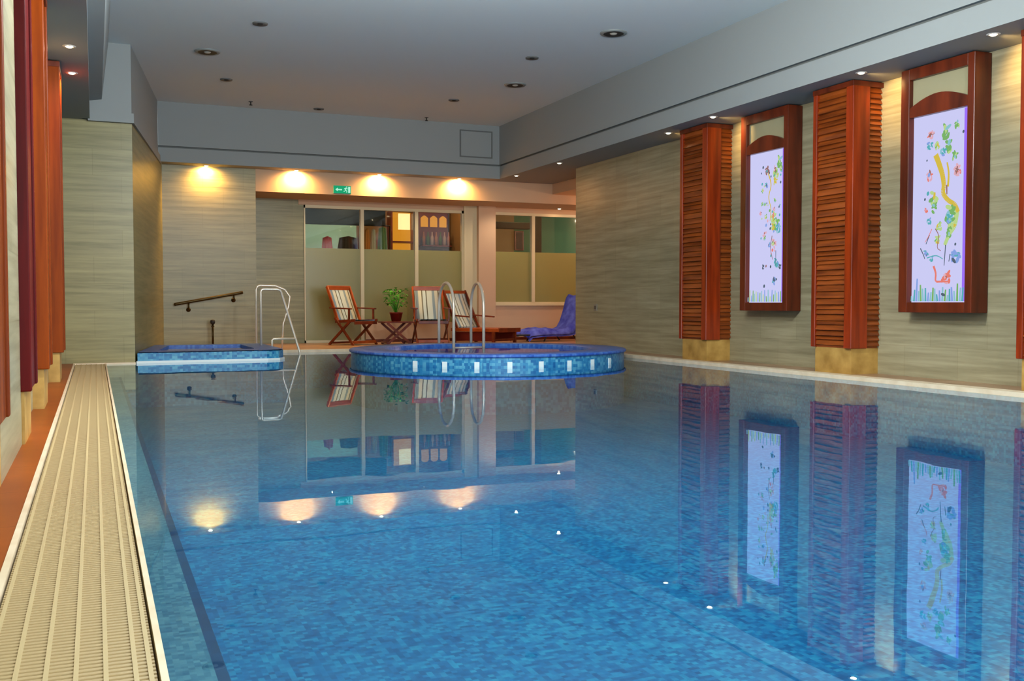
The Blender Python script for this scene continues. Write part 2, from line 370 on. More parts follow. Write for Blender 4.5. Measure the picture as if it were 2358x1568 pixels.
b.mi = 1; b.add([(XE0, Y0, -.15), (.245, Y0, -.15), (.245, 12.45, -.15), (XE0, 12.45, -.15)], [(0,1,2,3)])
b.add([(XE0+.014, Y0, -.15), (XE0+.014, 12.45, -.15), (XE0+.014, 12.45, 0), (XE0+.014, Y0, 0)], [(0,1,2,3)])
b.mi = 2; b.add([(.245, Y0, -.15), (.272, Y0, -.15), (.272, 12.45, -.15), (.245, 12.45, -.15)], [(0,1,2,3)])
b.add([(.272, Y0, -.15), (.272, Y0, DF), (.272, 12.45, DF), (.272, 12.45, -.15)], [(0,1,2,3)])
struct('pool_basin', b, [M['mosaic_floor'], M['mosaic_ledge'], M['mosaic_line']], 'swimming pool basin lined with blue mosaic, a pale ledge along its left side', 'pool')
b = MB(); b.add([(XE0+.014, Y0, 0), (XE1, Y0, 0), (XE1, YE, 0), (2.1, YE, 0), (2.1, 12.6, 0), (XE0+.014, 12.44, 0)], [(0,1,2,3,4,5)])
struct('water', b, M['water'], 'still blue pool water mirroring the far wall', 'water')

# overflow grating: cross ribs carried by long rails
g = thing('gutter_grating', 'long cream slatted overflow grating along the left pool edge', 'grating', (-.055, 5, 0))
b = MB(); y = 1.0
while y < 12.3:
    b.box(-.208, .098, y, y+.0115, -.012, .006); y += .0205
b.build('rib_panel', M['grating_rib'], g)
for x in (-.198, -.146, -.094, -.042, .010, .062, .088):
    MB().box(x-.0045, x+.0045, 1.0, 12.34, -.014, .0075).build('rail', M['grating'], g)

# ------------------------------------------------------------------ wooden pilasters
def pilaster(y0, y1, xf, xw, label, group, sgn, wr='wood_red', ws='wood_slat'):
    """xf = face towards the pool, xw = wall; sgn -1 when the pilaster stands on the right wall"""
    t = thing('wooden_pilaster', label, 'pilaster', ((xf+xw)/2, (y0+y1)/2, 0), group)
    z0, z1 = .272, ZS-.012
    X = lambda d: xf-sgn*d      # depth measured from the face into the wall
    dep = abs(xw-xf)
    def bx(d0, d1, a, c, e, f, mb=None):
        mb = mb or MB(); xx = sorted((X(d0), X(d1))); return mb.box(xx[0], xx[1], a, c, e, f)
    bx(.035, dep, y0+.03, y1-.03, .012 if sgn > 0 else DK-.004, z0).build('plinth', M['plinth'], t)
    post = .10 if sgn < 0 else .05
    bx(0, min(.20, dep), y0, y0+post, z0, z1).build('corner_post', M[wr], t, bevel=.006)
    bx(0, min(.11, dep), y1-.055, y1, z0, z1).build('corner_post', M[wr], t, bevel=.006)
    core = bx(.035, dep-.004, y0+.035, y1-.035, z0, z1); core.build('core_board', M[ws], t)
    bx(-.004, dep, y0-.004, y1+.004, z1-.045, z1+.004).build('head_rail', M['wood_frame'], t, bevel=.004)
    # louvred front and cheek: slats belong to one louvre panel each
    fr = MB(); z = z0+.02 if dep > .2 else 9
    if dep < .2: bx(.012, .04, y0+post, y1-.055, z0, z1-.05, fr)
    rs = random.Random(int(y0*100))
    while z < z1-.09:
        h = rs.choice((.034, .042, .05, .06)); 
        xx = sorted((X(.008), X(.03+rs.random()*.012)))
        xa = X(.006+rs.random()*.014); xb = X(.034)
        fr.add([(xa, y0+post, z+.006), (xa, y1-.055, z+.006), (xb, y1-.055, z+h), (xb, y0+post, z+h), (X(.036), y0+post, z), (X(.036), y1-.055, z)], [(0,1,2,3), (0,4,5,1), (0,3,4), (1,5,2)])
        z += h+.004
    fr.build('louvre_panel' if dep > .2 else 'front_board', M[ws], t)
    if dep > .2:
        ch = MB(); z = z0+.02
        while z < z1-.09:
            xs = sorted((X(.20), X(dep)))
            ch.add([(xs[0], y0+.012, z+.004), (xs[1], y0+.012, z+.004), (xs[1], y0+.034, z+.046), (xs[0], y0+.034, z+.046), (xs[0], y0+.034, z), (xs[1], y0+.034, z)], [(0,1,2,3), (0,4,5,1)])
            z += .05
        ch.build('cheek_louvre', M[ws], t)
    return t
G1 = 'wooden pilasters along the right wall'
pilaster(9.86, 10.44, 6.58, XR, 'red wood louvred pilaster left of both lit pictures', G1, -1)
pilaster(7.44, 8.01, 6.58, XR, 'red wood louvred pilaster standing between the two lit pictures', G1, -1)
pilaster(5.03, 5.61, 6.58, XR, 'red wood pilaster cut off by the right edge of the photo', G1, -1)
G2 = 'wooden pilasters along the left wall'
pilaster(3.68, 4.24, -.301, XL, 'nearest red wood pilaster at the very left edge of the photo', G2, 1, 'wood_left', 'wood_left')
pilaster(5.36, 5.93, -.287, XL, 'dark maroon pilaster on the left wall, second from the left edge', G2, 1, 'wood_maroon', 'wood_maroon')
pilaster(7.14, 7.71, -.276, XL, 'tall orange brown pilaster on the left wall, third from the left edge', G2, 1, 'wood_left', 'wood_left')
pilaster(9.53, 10.1, -.252, XL, 'farthest narrow pilaster on the left wall with a glowing orange top', G2, 1, 'wood_left', 'wood_left')

# ------------------------------------------------------------------ lit pictures
def curve_strip(b, pts, w, x):
    k = len(pts)
    for i in range(k-1):
        (a0, a1), (c0, c1) = pts[i], pts[i+1]
        d = Vector((c0-a0, c1-a1)); L = d.length or 1; nrm = Vector((-d.y, d.x))/L
        w0 = w*(1-.35*i/k)/2; w1 = w*(1-.35*(i+1)/k)/2
        b.add([(x, a0+nrm.x*w0, a1+nrm.y*w0), (x, c0+nrm.x*w1, c1+nrm.y*w1), (x, c0-nrm.x*w1, c1-nrm.y*w1), (x, a0-nrm.x*w0, a1-nrm.y*w0)], [(0,1,2,3)])
def lit_picture(y0, y1, label, design):
    xf = 6.75; z0, z1 = .62, 2.79
    t = thing('lit_picture', label, 'picture', (XR, (y0+y1)/2, z0), 'lit pictures on the right wall')
    s0, s1 = .075, .10                                 # near and far stile widths
    MB().box(xf, XR-.002, y0, y0+s0, z0, z1).build('stile', M['wood_frame'], t, bevel=.006)
    MB().box(xf, XR-.002, y1-s1, y1, z0, z1).build('stile', M['wood_frame'], t, bevel=.006)
    MB().box(xf+.002, XR-.002, y0+s0, y1-s1, z0, z0+.09).build('bottom_rail', M['wood_frame'], t, bevel=.004)
    MB().box(xf+.002, XR-.002, y0+s0, y1-s1, z1-.10, z1).build('top_rail', M['wood_frame'], t, bevel=.004)
    ya, yb = y0+s0, y1-s1
    arch = [(ya, 2.355), (yb, 2.355)]+[(yb+(ya-yb)*i/16, 2.44+.085*math.sin(PI*i/16)) for i in range(17)]
    MB().prism_x(arch, xf+.004, xf+.05).build('arched_rail', M['wood_frame'], t)
    MB().box(xf+.045, xf+.06, ya, yb, 2.36, z1-.10).build('upper_panel', M['panel_blank'], t)
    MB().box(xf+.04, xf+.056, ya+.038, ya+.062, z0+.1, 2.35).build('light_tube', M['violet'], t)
    # painting: a stylised garden, u grows towards the camera side, v upwards
    keys = ['yellow', 'green', 'teal', 'lime', 'red', 'pink', 'dark', 'blue', 'grass', 'brown']
    b = MB(); b.mi = 10; b.box(xf+.06, xf+.075, ya, yb, z0+.09, 2.36); x = xf+.0575; zb, zt = z0+.1, 2.34
    Q = lambda u, v: (yb+(ya-yb)*u, zb+(zt-zb)*v)
    layer = [0]
    def put(key): b.mi = keys.index(key); layer[0] += 1; return x-.00012*layer[0]
    rr = random.Random(3)
    near = dict(green=('green', 'lime', 'grass'), teal=('teal', 'grass', 'blue'), lime=('lime', 'green', 'yellow'), red=('red', 'pink', 'red'), pink=('pink', 'red', 'brown'), yellow=('yellow', 'lime', 'yellow'), blue=('blue', 'teal', 'dark'))
    def dab(key, cy, cz, ry, rz, rot):
        xx = put(key); cr, sr = math.cos(rot), math.sin(rot)
        b.add([(xx, cy+ry*math.cos(a)*cr-rz*math.sin(a)*sr, cz+ry*math.cos(a)*sr+rz*math.sin(a)*cr) for a in (2*PI*i/12 for i in range(12))], [tuple(range(12))])
    def blob(key, u, v, r, e=1.3, irr=.22):
        cy, cz = Q(u, v); r *= 1.2
        if r < .022 or e < 1: dab(key, cy, cz, r*.7, r*.7*e, .3); return
        for i in range(10):
            a = rr.random()*2*PI; q = r*.75*rr.random()**.5
            dab(near.get(key, (key,))[1 if i in (2, 6) else 2 if i == 8 else 0] if key in near else key, cy+q*math.cos(a), cz+q*1.3*math.sin(a), r*(.2+.1*rr.random()), r*(.42+.2*rr.random()), a*1.7)
    def stroke(key, pts, w):
        p = [Vector(Q(*q)) for q in pts]; out = []
        for i in range(len(p)-1):
            p0 = p[max(i-1, 0)]; p1 = p[i]; p2 = p[i+1]; p3 = p[min(i+2, len(p)-1)]
            for k in range(6):
                t_ = k/6; out.append(.5*((2*p1)+(p2-p0)*t_+(2*p0-5*p1+4*p2-p3)*t_*t_+(3*p1-p0-3*p2+p3)*t_**3))
        out.append(p[-1])
        curve_strip(b, [tuple(q) for q in out], w*.75, put(key))
    design(blob, stroke)
    b.build('backlit_print', [M['paint_'+k] for k in keys]+[M['panel_glow']], t)
    return t
def big_tree(blob, stroke):
    stroke('lime', [(.78, .48), (.74, .40), (.66, .36), (.58, .30)], .07)
    stroke('yellow', [(.40, .79), (.46, .74), (.52, .68), (.55, .62), (.54, .58), (.62, .54), (.74, .51), (.80, .47)], .075)
    stroke('yellow', [(.62, .61), (.63, .68), (.60, .74)], .03)
    stroke('brown', [(.60, .62), (.605, .57)], .02)
    for k, u, v, r in (('green', .56, .905, .052), ('green', .76, .93, .026), ('lime', .44, .84, .03), ('green', .62, .825, .048), ('teal', .54, .80, .03), ('green', .74, .765, .03), ('pink', .33, .90, .034), ('brown', .31, .90, .016), ('teal', .31, .845, .03), ('dark', .88, .885, .013),
                       ('pink', .79, .69, .04), ('brown', .78, .69, .02), ('pink', .32, .68, .034), ('blue', .31, .685, .018), ('dark', .27, .765, .009), ('lime', .40, .555, .05), ('green', .41, .505, .036), ('teal', .30, .585, .018), ('red', .27, .495, .02), ('dark', .25, .555, .012),
                       ('green', .70, .46, .062), ('teal', .68, .44, .038), ('lime', .73, .39, .045), ('green', .68, .36, .03), ('teal', .34, .435, .026), ('lime', .52, .40, .03), ('lime', .50, .33, .03), ('blue', .80, .24, .05), ('dark', .80, .30, .012), ('teal', .40, .23, .02), ('blue', .30, .26, .025)): blob(k, u, v, r)
    for pts in ([(.20, .29), (.26, .25), (.28, .23)], [(.64, .30), (.63, .24), (.62, .19)], [(.72, .25), (.70, .21)], [(.36, .36), (.30, .31)]): stroke('dark', pts, .014)
    stroke('brown', [(.46, .39), (.52, .35), (.50, .29), (.56, .27)], .012); stroke('red', [(.40, .39), (.34, .35), (.28, .32)], .01); stroke('teal', [(.32, .235), (.48, .245), (.60, .225)], .014)
    stroke('red', [(.44, .19), (.48, .15), (.48, .11), (.54, .105)], .03); blob('red', .66, .125, .045); stroke('red', [(.50, .105), (.72, .105)], .024); blob('pink', .64, .13, .02)
    for i in range(22):
        u = .06+.88*i/21; h = .03+.045*abs(math.sin(i*2.3))+(.05 if i in (2, 4, 19) else 0)
        stroke(('grass', 'teal', 'blue', 'grass', 'green')[i % 5], [(u, .0), (u+.015*math.sin(i), h)], .03)
    blob('dark', .62, .035, .03, .5)
def small_tree(blob, stroke):
    rs = random.Random(5)
    for k, u, v, r in (('dark', .36, .91, .016), ('green', .78, .93, .05), ('brown', .48, .885, .035), ('lime', .72, .86, .05), ('brown', .68, .88, .022), ('green', .86, .88, .03), ('yellow', .70, .80, .03), ('dark', .84, .79, .014), ('teal', .46, .79, .02),
                       ('green', .72, .52, .055), ('lime', .68, .56, .05), ('red', .66, .575, .022), ('teal', .80, .49, .04), ('yellow', .66, .50, .03), ('pink', .72, .38, .03), ('red', .66, .345, .018), ('teal', .76, .26, .045), ('dark', .42, .235, .02), ('dark', .62, .235, .016), ('dark', .86, .235, .024), ('brown', .50, .24, .014), ('blue', .74, .14, .04), ('dark', .72, .15, .02), ('dark', .46, .105, .018)): blob(k, u, v, r)
    for i in range(44):
        blob(rs.choice(('green', 'teal', 'dark', 'lime', 'blue', 'pink')), .36+.54*rs.random(), .3+.6*rs.random(), .009+.012*rs.random())
    stroke('yellow', [(.58, .86), (.66, .78), (.60, .70), (.66, .62), (.64, .54)], .022)
    stroke('brown', [(.70, .44), (.66, .36), (.72, .28)], .014); stroke('dark', [(.80, .34), (.80, .24)], .012)
    for i in range(20):
        u = .06+.88*i/19; stroke(('grass', 'lime', 'blue', 'green')[i % 4], [(u, 0), (u+.01*math.sin(i), .03+.05*abs(math.sin(i*1.7)))], .026)
lit_picture(6.20, 7.02, 'larger backlit garden picture, yellow tree trunk and red flowers, dark wooden frame', big_tree)
lit_picture(8.61, 9.44, 'smaller looking backlit picture between two pilasters, scattered leaves on lavender glass', small_tree)

# ------------------------------------------------------------------ recessed spotlights
LIGHTS = []
def light(kind, name, loc, col, e, size=.03, rot=None, blend=.6, angle=140, sx=None, sy=None):
    d = bpy.data.lights.new(name, kind); d.energy = e; d.color = col
    if kind in ('POINT', 'SPOT'): d.shadow_soft_size = size
    if kind == 'SPOT': d.spot_size = math.radians(angle); d.spot_blend = blend
    if kind == 'AREA': d.shape = 'RECTANGLE'; d.size = sx; d.size_y = sy
    o = bpy.data.objects.new(name, d); COL.objects.link(o); o.location = loc
    if rot: o.rotation_euler = rot
    return o
def spot_proto():
    t = thing('recessed_spotlight', 'x', 'spotlight', (0,0,0))
    MB().lathe([(.030, -.004), (.046, -.008), (.052, -.002), (.052, .004)], n=24).build('trim_ring', M['lamp_trim'], t)
    MB().lathe([(.0, -.016), (.018, -.013), (.029, -.004), (.029, .004)], n=20).build('lamp', M['lamp_warm'], t)
    return t
SP = spot_proto(); first = [True]
def spot(x, y, z, label, group, e, col=(1, .62, .22), warm=True, s=1., dz=-.03, dy=0., rot=None, ang=165):
    o = SP if first[0] else dup(SP)
    first[0] = False
    o.location = (x, y, z); o['label'] = label; o['group'] = group
    light('SPOT', 'spot_beam', (x, y+dy, z+dz), col, e, .02, rot, .9, ang)
    return o
gb = 'wall washing spotlights at the far end'
for x, lab in ((1.60, 'glowing spotlight over the slanting handrail, first from the left'), (2.965, 'glowing spotlight left of the green exit sign'), (4.31, 'glowing spotlight just right of the green exit sign'), (5.69, 'glowing spotlight below the square ceiling access panel')):
    spot(x, 15.88, ZS, lab, gb, 95, (1, .56, .17), rot=(math.radians(26), 0, 0), ang=172, dy=.035)
gr = 'spotlights in the right soffit'
for x, y, lab, e in ((6.55, 10.66, 'small spotlight at the far side of the pilaster left of the pictures', 16), (6.45, 9.55, 'small spotlight at the near side of the pilaster left of the pictures', 16), (6.47, 7.22, 'small spotlight at the top of the pilaster between the pictures', 16), (6.50, 5.80, 'violet white spotlight at the upper right corner by the larger picture', 18)):
    spot(x, y, ZS, lab, gr, e*1.9, rot=(0, math.radians(-66), 0), ang=84)
gl = 'spotlights in the lounge ceiling'
spot(6.42, 15.15, ZS, 'tiny spotlight over the lounge, left one on the soffit underside', gl, 5, (1, .6, .4))
spot(6.44, 13.55, ZS, 'tiny spotlight by the right wall corner on the soffit underside', gl, 5, (1, .6, .4))
spot(7.96, 16.75, 2.455, 'tiny spotlight in the low ceiling above the right hand window', gl, 5, (1, .6, .4))
gf = 'spotlights in the left soffit'
spot(-.16, 8.98, ZS, 'bright spotlight in the left soffit, upper of the two', gf, 40, (1, .6, .4))
spot(-.16, 10.0, ZS, 'orange spotlight in the left soffit, lower of the two', gf, 50, (1, .5, .2))

# ------------------------------------------------------------------ ceiling fittings
def downlight(x, y, label):
    t = thing('ceiling_downlight', label, 'downlight', (x, y, ZT), 'large ceiling downlights')
    MB().lathe([(.112, -.014), (.14, -.014), (.15, -.004), (.15, .004)], n=32).build('ring', M['fixture_ring'], t, world=False)
    MB().lathe([(.113, -.012), (.07, -.008), (.0, -.008)], n=32).build('dark_recess', M['dark'], t, world=False)  # flat dark disc, the shade of the hollow put into its colour
    MB().lathe([(.0, -.024), (.03, -.02), (.042, -.008)], n=20).build('lamp', M['lens'], t, world=False)
downlight(1.275, 12.38, 'large round downlight at the left of the ceiling')
downlight(5.33, 12.62, 'large round downlight near the far right of the ceiling')
downlight(5.32, 9.81, 'large round downlight nearest the camera at the right of the ceiling')
def small_vent(x, y, label):
    t = thing('ceiling_vent', label, 'vent', (x, y, ZT), 'small round ceiling vents')
    MB().lathe([(.03, -.006), (.078, -.012), (.082, .003)], n=24).build('ring', M['vent'], t, world=False)
    MB().lathe([(.0, -.018), (.028, -.014), (.034, .0)], n=16).build('core', M['dark'], t, world=False)
for x, y, lab in ((1.67, 10.93, 'small round vent highest in the picture, above the left downlight'), (1.66, 13.81, 'small grey vent just below the left downlight'), (3.21, 15.33, 'small dark vent close to the far soffit'), (4.90, 13.91, 'small vent left of the far right downlight'), (4.94, 11.17, 'small vent between the two right downlights')): small_vent(x, y, lab)
def sprinkler(x, y, label):
    t = thing('sprinkler', label, 'sprinkler', (x, y, ZT), 'ceiling sprinklers')
    MB().lathe([(.0, -.006), (.03, -.006), (.034, .002)], n=16).build('rose', M['vent'], t, world=False)
    MB().tube([(0, 0, 0), (0, 0, -.05)], .009, 8).build('stem', M['dark'], t, world=False)
    MB().lathe([(.0, -.058), (.026, -.055), (.026, -.05), (.0, -.05)], n=16).build('deflector', M['dark'], t, world=False)
sprinkler(2.17, 15.17, 'dark sprinkler head near the far left corner of the ceiling'); sprinkler(4.95, 15.37, 'dark sprinkler head near the access panel')
t = thing('access_panel', 'square white access panel in the far soffit face', 'panel', (5.88, YS-.012, 3.35))
a0, a1, c0, c1 = 5.62, 6.20, 3.13, 3.58; yy = YS-.014
b = MB()
for q in ((a0, a0+.02, c0, c1), (a1-.02, a1, c0, c1), (a0+.02, a1-.02, c0, c0+.02), (a0+.02, a1-.02, c1-.02, c1)): b.box(q[0], q[1], yy-.012, yy+.01, q[2], q[3])
b.build('rim', M['vent'], t)
MB().box(a0+.02, a1-.02, yy-.004, yy+.01, c0+.02, c1-.02).build('door', M['plaster'], t)
# exit sign
t = thing('exit_sign', 'small green illuminated exit sign under the bulkhead edge', 'sign', (3.715, 15.98, 2.455))
MB().box(3.57, 3.86, 15.965, 16.0, 2.47, 2.60).build('case', M['exit_case'], t, bevel=.004)
MB().box(3.575, 3.855, 15.962, 15.966, 2.475, 2.595).build('face', M['exit_green'], t)
b = MB(); yy = 15.961
def runner(b, x, z, s):
    b.disc((x+.012*s, yy, z+.052*s), .010*s, 12, axis='y')
    for p, q, w in (((0, .040), (-.008, .006), .018), ((-.008, .006), (.014, -.012), .011), ((.014, -.012), (.008, -.036), .010), ((-.008, .006), (-.024, -.018), .011), ((-.024, -.018), (-.042, -.018), .010), ((.0, .036), (.022, .02), .009), ((.022, .02), (.036, .028), .008), ((.0, .036), (-.022, .03), .009), ((-.022, .03), (-.03, .012), .008)):
        b.bar((x+p[0]*s, yy, z+p[1]*s), (x+q[0]*s, yy, z+q[1]*s), w*s, .0012, up=(0, 1, 0))
runner(b, 3.775, 2.528, 1.)
b.box(3.81, 3.845, yy-.0006, yy+.0006, 2.487, 2.585)
b.add([(3.60, yy-.0006, 2.535), (3.64, yy-.0006, 2.565), (3.64, yy-.0006, 2.505)], [(0,1,2)]); b.box(3.64, 3.71, yy-.0006, yy+.0006, 2.525, 2.545)
b.build('pictogram', M['exit_white'], t)
# switch plate on the right wall
t = thing('wall_socket', 'small grey square socket low on the right wall near the corner', 'socket', (XR, 13.32, .64))
MB().box(XR-.012, XR, 13.27, 13.37, .59, .69).build('plate', M['switch'], t, bevel=.003)
MB().box(XR-.016, XR-.011, 13.295, 13.345, .615, .665).build('insert', M['switch_dark'], t)
t = thing('motion_sensor', 'tiny dark sensor at the top of the tiled pier', 'sensor', (-.19, 12.45, 2.9))
MB().box(-.22, -.16, 12.385, 12.45, 2.86, 2.895).build('body', M['dark'], t, bevel=.004); MB().box(-.205, -.175, 12.38, 12.386, 2.865, 2.885).build('lens', M['vent'], t)

# ------------------------------------------------------------------ raised tub (left) and round spa
t = thing('raised_tub', 'low rectangular raised tub in blue mosaic beside the left pier', 'tub', (1.3, 13.4, 0))
out = [(.455, 12.42), (1.95, 12.46), (2.10, 12.52), (2.18, 12.66), (2.19, 12.85), (2.19, 14.55), (.765, 14.55)]
inn = [(.70, 12.78), (1.72, 12.80), (1.82, 12.84), (1.86, 12.92), (1.87, 13.02), (1.87, 14.28), (.92, 14.28)]
k = len(out); b = MB(); b.mi = 0
vs = [(x, y, .13) for x, y in out]+[(x, y, .13) for x, y in inn]+[(x, y, -.4) for x, y in inn]
b.add(vs, [(i, (i+1) % k, k+(i+1) % k, k+i) for i in range(k)]+[(k+i, k+(i+1) % k, 2*k+(i+1) % k, 2*k+i) for i in range(k)])
b.add([(x, y, -.4) for x, y in inn], [tuple(range(k))])
b.build('rim', M['mosaic_tub'], t)
b = MB(); vs = [(x, y, .118) for x, y in out]+[(x, y, DF) for x, y in out]
b.add(vs, [(k+i, k+(i+1) % k, (i+1) % k, i) for i in range(k)]); b.build('side', M['mosaic_side'], t)
b = MB()
cen = Vector((1.3, 13.4))
o2 = [Vector(p)+(Vector(p)-cen).normalized()*.02 for p in out]
b.add([(p[0], p[1], .0) for p in o2[:5]]+[(p[0], p[1], .026) for p in o2[:5]], [(i, i+1, 6+i, 5+i) for i in range(4)])
b.add([(p[0], p[1], .026) for p in o2[:5]]+[(p[0], p[1], .026) for p in out[:5]], [(i, i+1, 6+i, 5+i) for i in range(4)])
b.build('waterline_stripe', M['mosaic_white'], t)
b = MB(); b.add([(x, y, .105) for x, y in inn], [tuple(range(k))]); b.build('tub_water', M['water_spa'], t)

CX, CY, R = 4.59, 11.75, 1.72
t = thing('round_spa', 'large round raised whirlpool in blue mosaic standing in the pool', 'whirlpool', (CX, CY, 0))
MB().lathe([(R, .128), (R-.012, .14), (R-.42, .14), (R-.43, .128), (R-.43, -.4), (0, -.4)], (CX, CY, 0), 96).build('rim', M['mosaic_tub'], t)
MB().lathe([(R-.006, DF), (R-.006, .128)], (CX, CY, 0), 96).build('side', M['mosaic_side'], t)
MB().lathe([(R+.006, .104), (R+.018, .112), (R+.018, .13), (R+.004, .14), (R-.05, .1405)], (CX, CY, 0), 96).build('nosing', M['mosaic_tub'], t)
MB().lathe([(0, .108), (R-.43, .108)], (CX, CY, 0), 64).build('spa_water', M['water_spa'], t)
for i in range(8):
    a = math.radians(-139.5+12.05*i)
    w = .028; b = MB(); c = Vector((CX+R*math.cos(a), CY+R*math.sin(a), 0)); d = Vector((math.cos(a), math.sin(a), 0)); s = Vector((-math.sin(a), math.cos(a), 0))
    q = [c-s*w+Vector((0,0,-.02)), c+s*w+Vector((0,0,-.02)), c+s*w+Vector((0,0,.06)), c-s*w+Vector((0,0,.06))]
    b.add([p-d*.008 for p in q]+[p+d*.003 for p in q], [(0,1,5,4), (1,2,6,5), (2,3,7,6), (3,0,4,7), (4,5,6,7)])
    b.build('white_tile', M['mosaic_white'], t)

# spa ladder: two tall hoops over the back rim, joined by treads
def arc(p0, p1, h, n=12):
    """hoop from p0 up over to p1, legs vertical, semi-elliptic top"""
    p0 = Vector(p0); p1 = Vector(p1); r = (p1-p0).to_2d().length/2; m = (p0+p1)/2
    zt = h-r*.9; out = [p0, Vector((p0.x, p0.y, zt))]
    for i in range(1, n): 
        a = PI*i/n; q = p0.lerp(p1, (1-math.cos(a))/2); out.append(Vector((q.x, q.y, zt+r*.9*math.sin(a))))
    return out+[Vector((p1.x, p1.y, zt)), p1]
t = thing('spa_ladder', 'chrome hoop ladder climbing over the back rim of the round whirlpool', 'ladder', (4.7, 13.0, .14))
for x0, x1 in ((4.476, 4.436), (4.958, 4.866)):
    MB().tube(arc((x0, 13.36, .135), (x1, 12.62, -.1), .985), .021).build('handrail', M['steel'], t)
for z, yv in ((.10, 12.66), (-.06, 12.64)):
    MB().tube([(4.437, yv, z), (4.866, yv, z)], .017).build('tread', M['steel'], t)
# ladder between the left tub and the pool
t = thing('tub_ladder', 'chrome ladder with slanting rails at the right end of the left tub', 'ladder', (2.3, 13.8, .13))
P1 = [(2.09, 13.85, .13), (2.09, 13.85, .86), (2.10, 13.85, .885), (2.125, 13.85, .895), (2.31, 13.85, .895), (2.345, 13.85, .885), (2.365, 13.86, .86), (2.62, 13.9, .03), (2.66, 13.9, -.3)]
P2 = [(2.14, 14.62, .03), (2.14, 14.62, .90), (2.16, 14.62, .945), (2.20, 14.62, .96), (2.42, 14.62, .955), (2.55, 14.62, .90), (2.62, 14.62, .80), (2.60, 14.62, .66), (2.52, 14.62, .40), (2.50, 14.62, .03)]
MB().tube(P1, .017).build('handrail', M['steel'], t); MB().tube(P2, .014).build('handrail', M['steel'], t)
MB().tube([(2.24, 13.88, -.1), (2.24, 13.88, .20), (2.26, 13.88, .215), (2.56, 13.88, .215)], .015).build('tread', M['steel'], t)
MB().tube([(2.36, 14.1, .215), (2.36, 13.88, .215)], .012).build('tread', M['steel'], t)
# slanting handrail on the back wall
t = thing('wall_handrail', 'dark bronze handrail slanting up across the far tiled wall', 'handrail', (1.6, 16.0, .75))
MB().tube([(1.115, 15.92, .683), (1.14, 15.92, .690), (2.09, 15.92, .866), (2.13, 15.92, .873)], .022).build('rail', M['bronze'], t)
for x, z in ((1.325, .604), (1.995, .752)):
    br = MB().tube([(x, 15.92, z+.11), (x, 15.92, z+.02), (x, 15.95, z), (x, 16.0, z)], .011).build('bracket', M['bronze'], t)
    MB().lathe([(0, 0), (.034, 0), (.034, .014), (0, .02)], (0, 0, 0), 16).build('rosette', M['bronze'], br, world=False)
    br.children[0].location = (x-1.6, -.0, z-.75); br.children[0].rotation_euler = (PI/2, 0, 0)
t = thing('shower_post', 'slim dark post with a round knob behind the left tub', 'post', (1.66, 15.7, DK))
MB().tube([(1.655, 15.75, DK), (1.655, 15.75, .40)], .016).build('pole', M['bronze'], t)
MB().lathe([(0, .385), (.03, .39), (.038, .42), (.03, .45), (0, .455)], (1.655, 15.75, 0), 16).build('knob', M['dark'], t)
MB().lathe([(0, .34), (.024, .345), (.024, .36), (0, .365)], (1.655, 15.75, 0), 16).build('collar', M['bronze'], t)

# ------------------------------------------------------------------ window wall
def window(name, x0, x1, z0, z1, zf, muls, label, sill=False):
    t = bpy.data.objects.new(name, None); COL.objects.link(t); t.location = ((x0+x1)/2, YW, z0); t['kind'] = 'structure'; t['label'] = label; t['category'] = 'window'
    f = MB(); w = .035
    f.box(x0, x1, YW-.03, YW+.05, z1-.05, z1); f.box(x0, x1, YW-.03, YW+.05, z0, z0+.04)
    f.box(x0, x0+w*.6, YW-.03, YW+.05, z0, z1); f.box(x1-w, x1, YW-.03, YW+.05, z0, z1)
    f.build('window_frame', M['frame_cream'], t)
    xs = [x0]+muls+[x1]
    for m in muls: MB().box(m-.03, m+.03, YW-.05, YW+.05, z0+.04, z1-.05).build('mullion', M['frame_cream'], t)
    for a, c in zip(xs[:-1], xs[1:]):
        MB().box(a+.03, c-.03, YW+.0, YW+.012, z0+.04, zf).build('frosted_pane', M['frost'], t)
        MB().box(a+.03, c-.03, YW+.0, YW+.012, zf, z1-.05).build('clear_pane', M['pane'], t)
    if sill: MB().box(x0, x1, YW-.09, YW+.0, z0-.03, z0+.005).build('sill', M['frame_cream'], t)
    return t
window('window_1', 3.29, 6.16, DK, 2.37, 1.645, [4.29, 5.27], 'tall three part window with frosted lower glass behind the chairs')
window('window_2', 6.73, 9.2, .69, 2.37, 1.65, [7.53], 'lower right window with frosted glass above a plaster parapet', sill=True)
struct('wall_window_pier', MB().box(6.40, 6.73, YW-.16, YW+.1, -.05, 2.46), M['plaster_warm'], 'pinkish plaster pier between the two windows', 'wall')
struct('trim_5', MB().box(6.16, 6.40, YW-.06, YW+.1, -.05, 2.46), M['frame_cream'], 'cream post right of the tall window', 'trim')
struct('wall_parapet', MB().box(6.73, 9.4, YW-.03, YW+.12, -.05, .66), M['plaster_warm'], 'pinkish parapet wall under the right window', 'wall')
struct('wall_head', MB().box(3.2, 9.4, YW-.02, YW+.12, 2.37, 2.47), M['plaster_warm'], 'plaster strip above the windows', 'wall')
struct('wall_dwarf', MB().box(4.33, 6.16, YW-.10, YW-.032, -.05, .37), M['plaster_warm'], 'low pinkish parapet below the middle and right panes of the tall window', 'wall')
struct('baseboard_back', MB().box(4.33, 6.40, YW-.112, YW-.10, DK-.01, DK+.05).box(6.73, 9.4, YW-.042, YW-.03, DK-.01, DK+.05), M['wood_frame'], 'dark brown skirting along the parapet', 'baseboard')
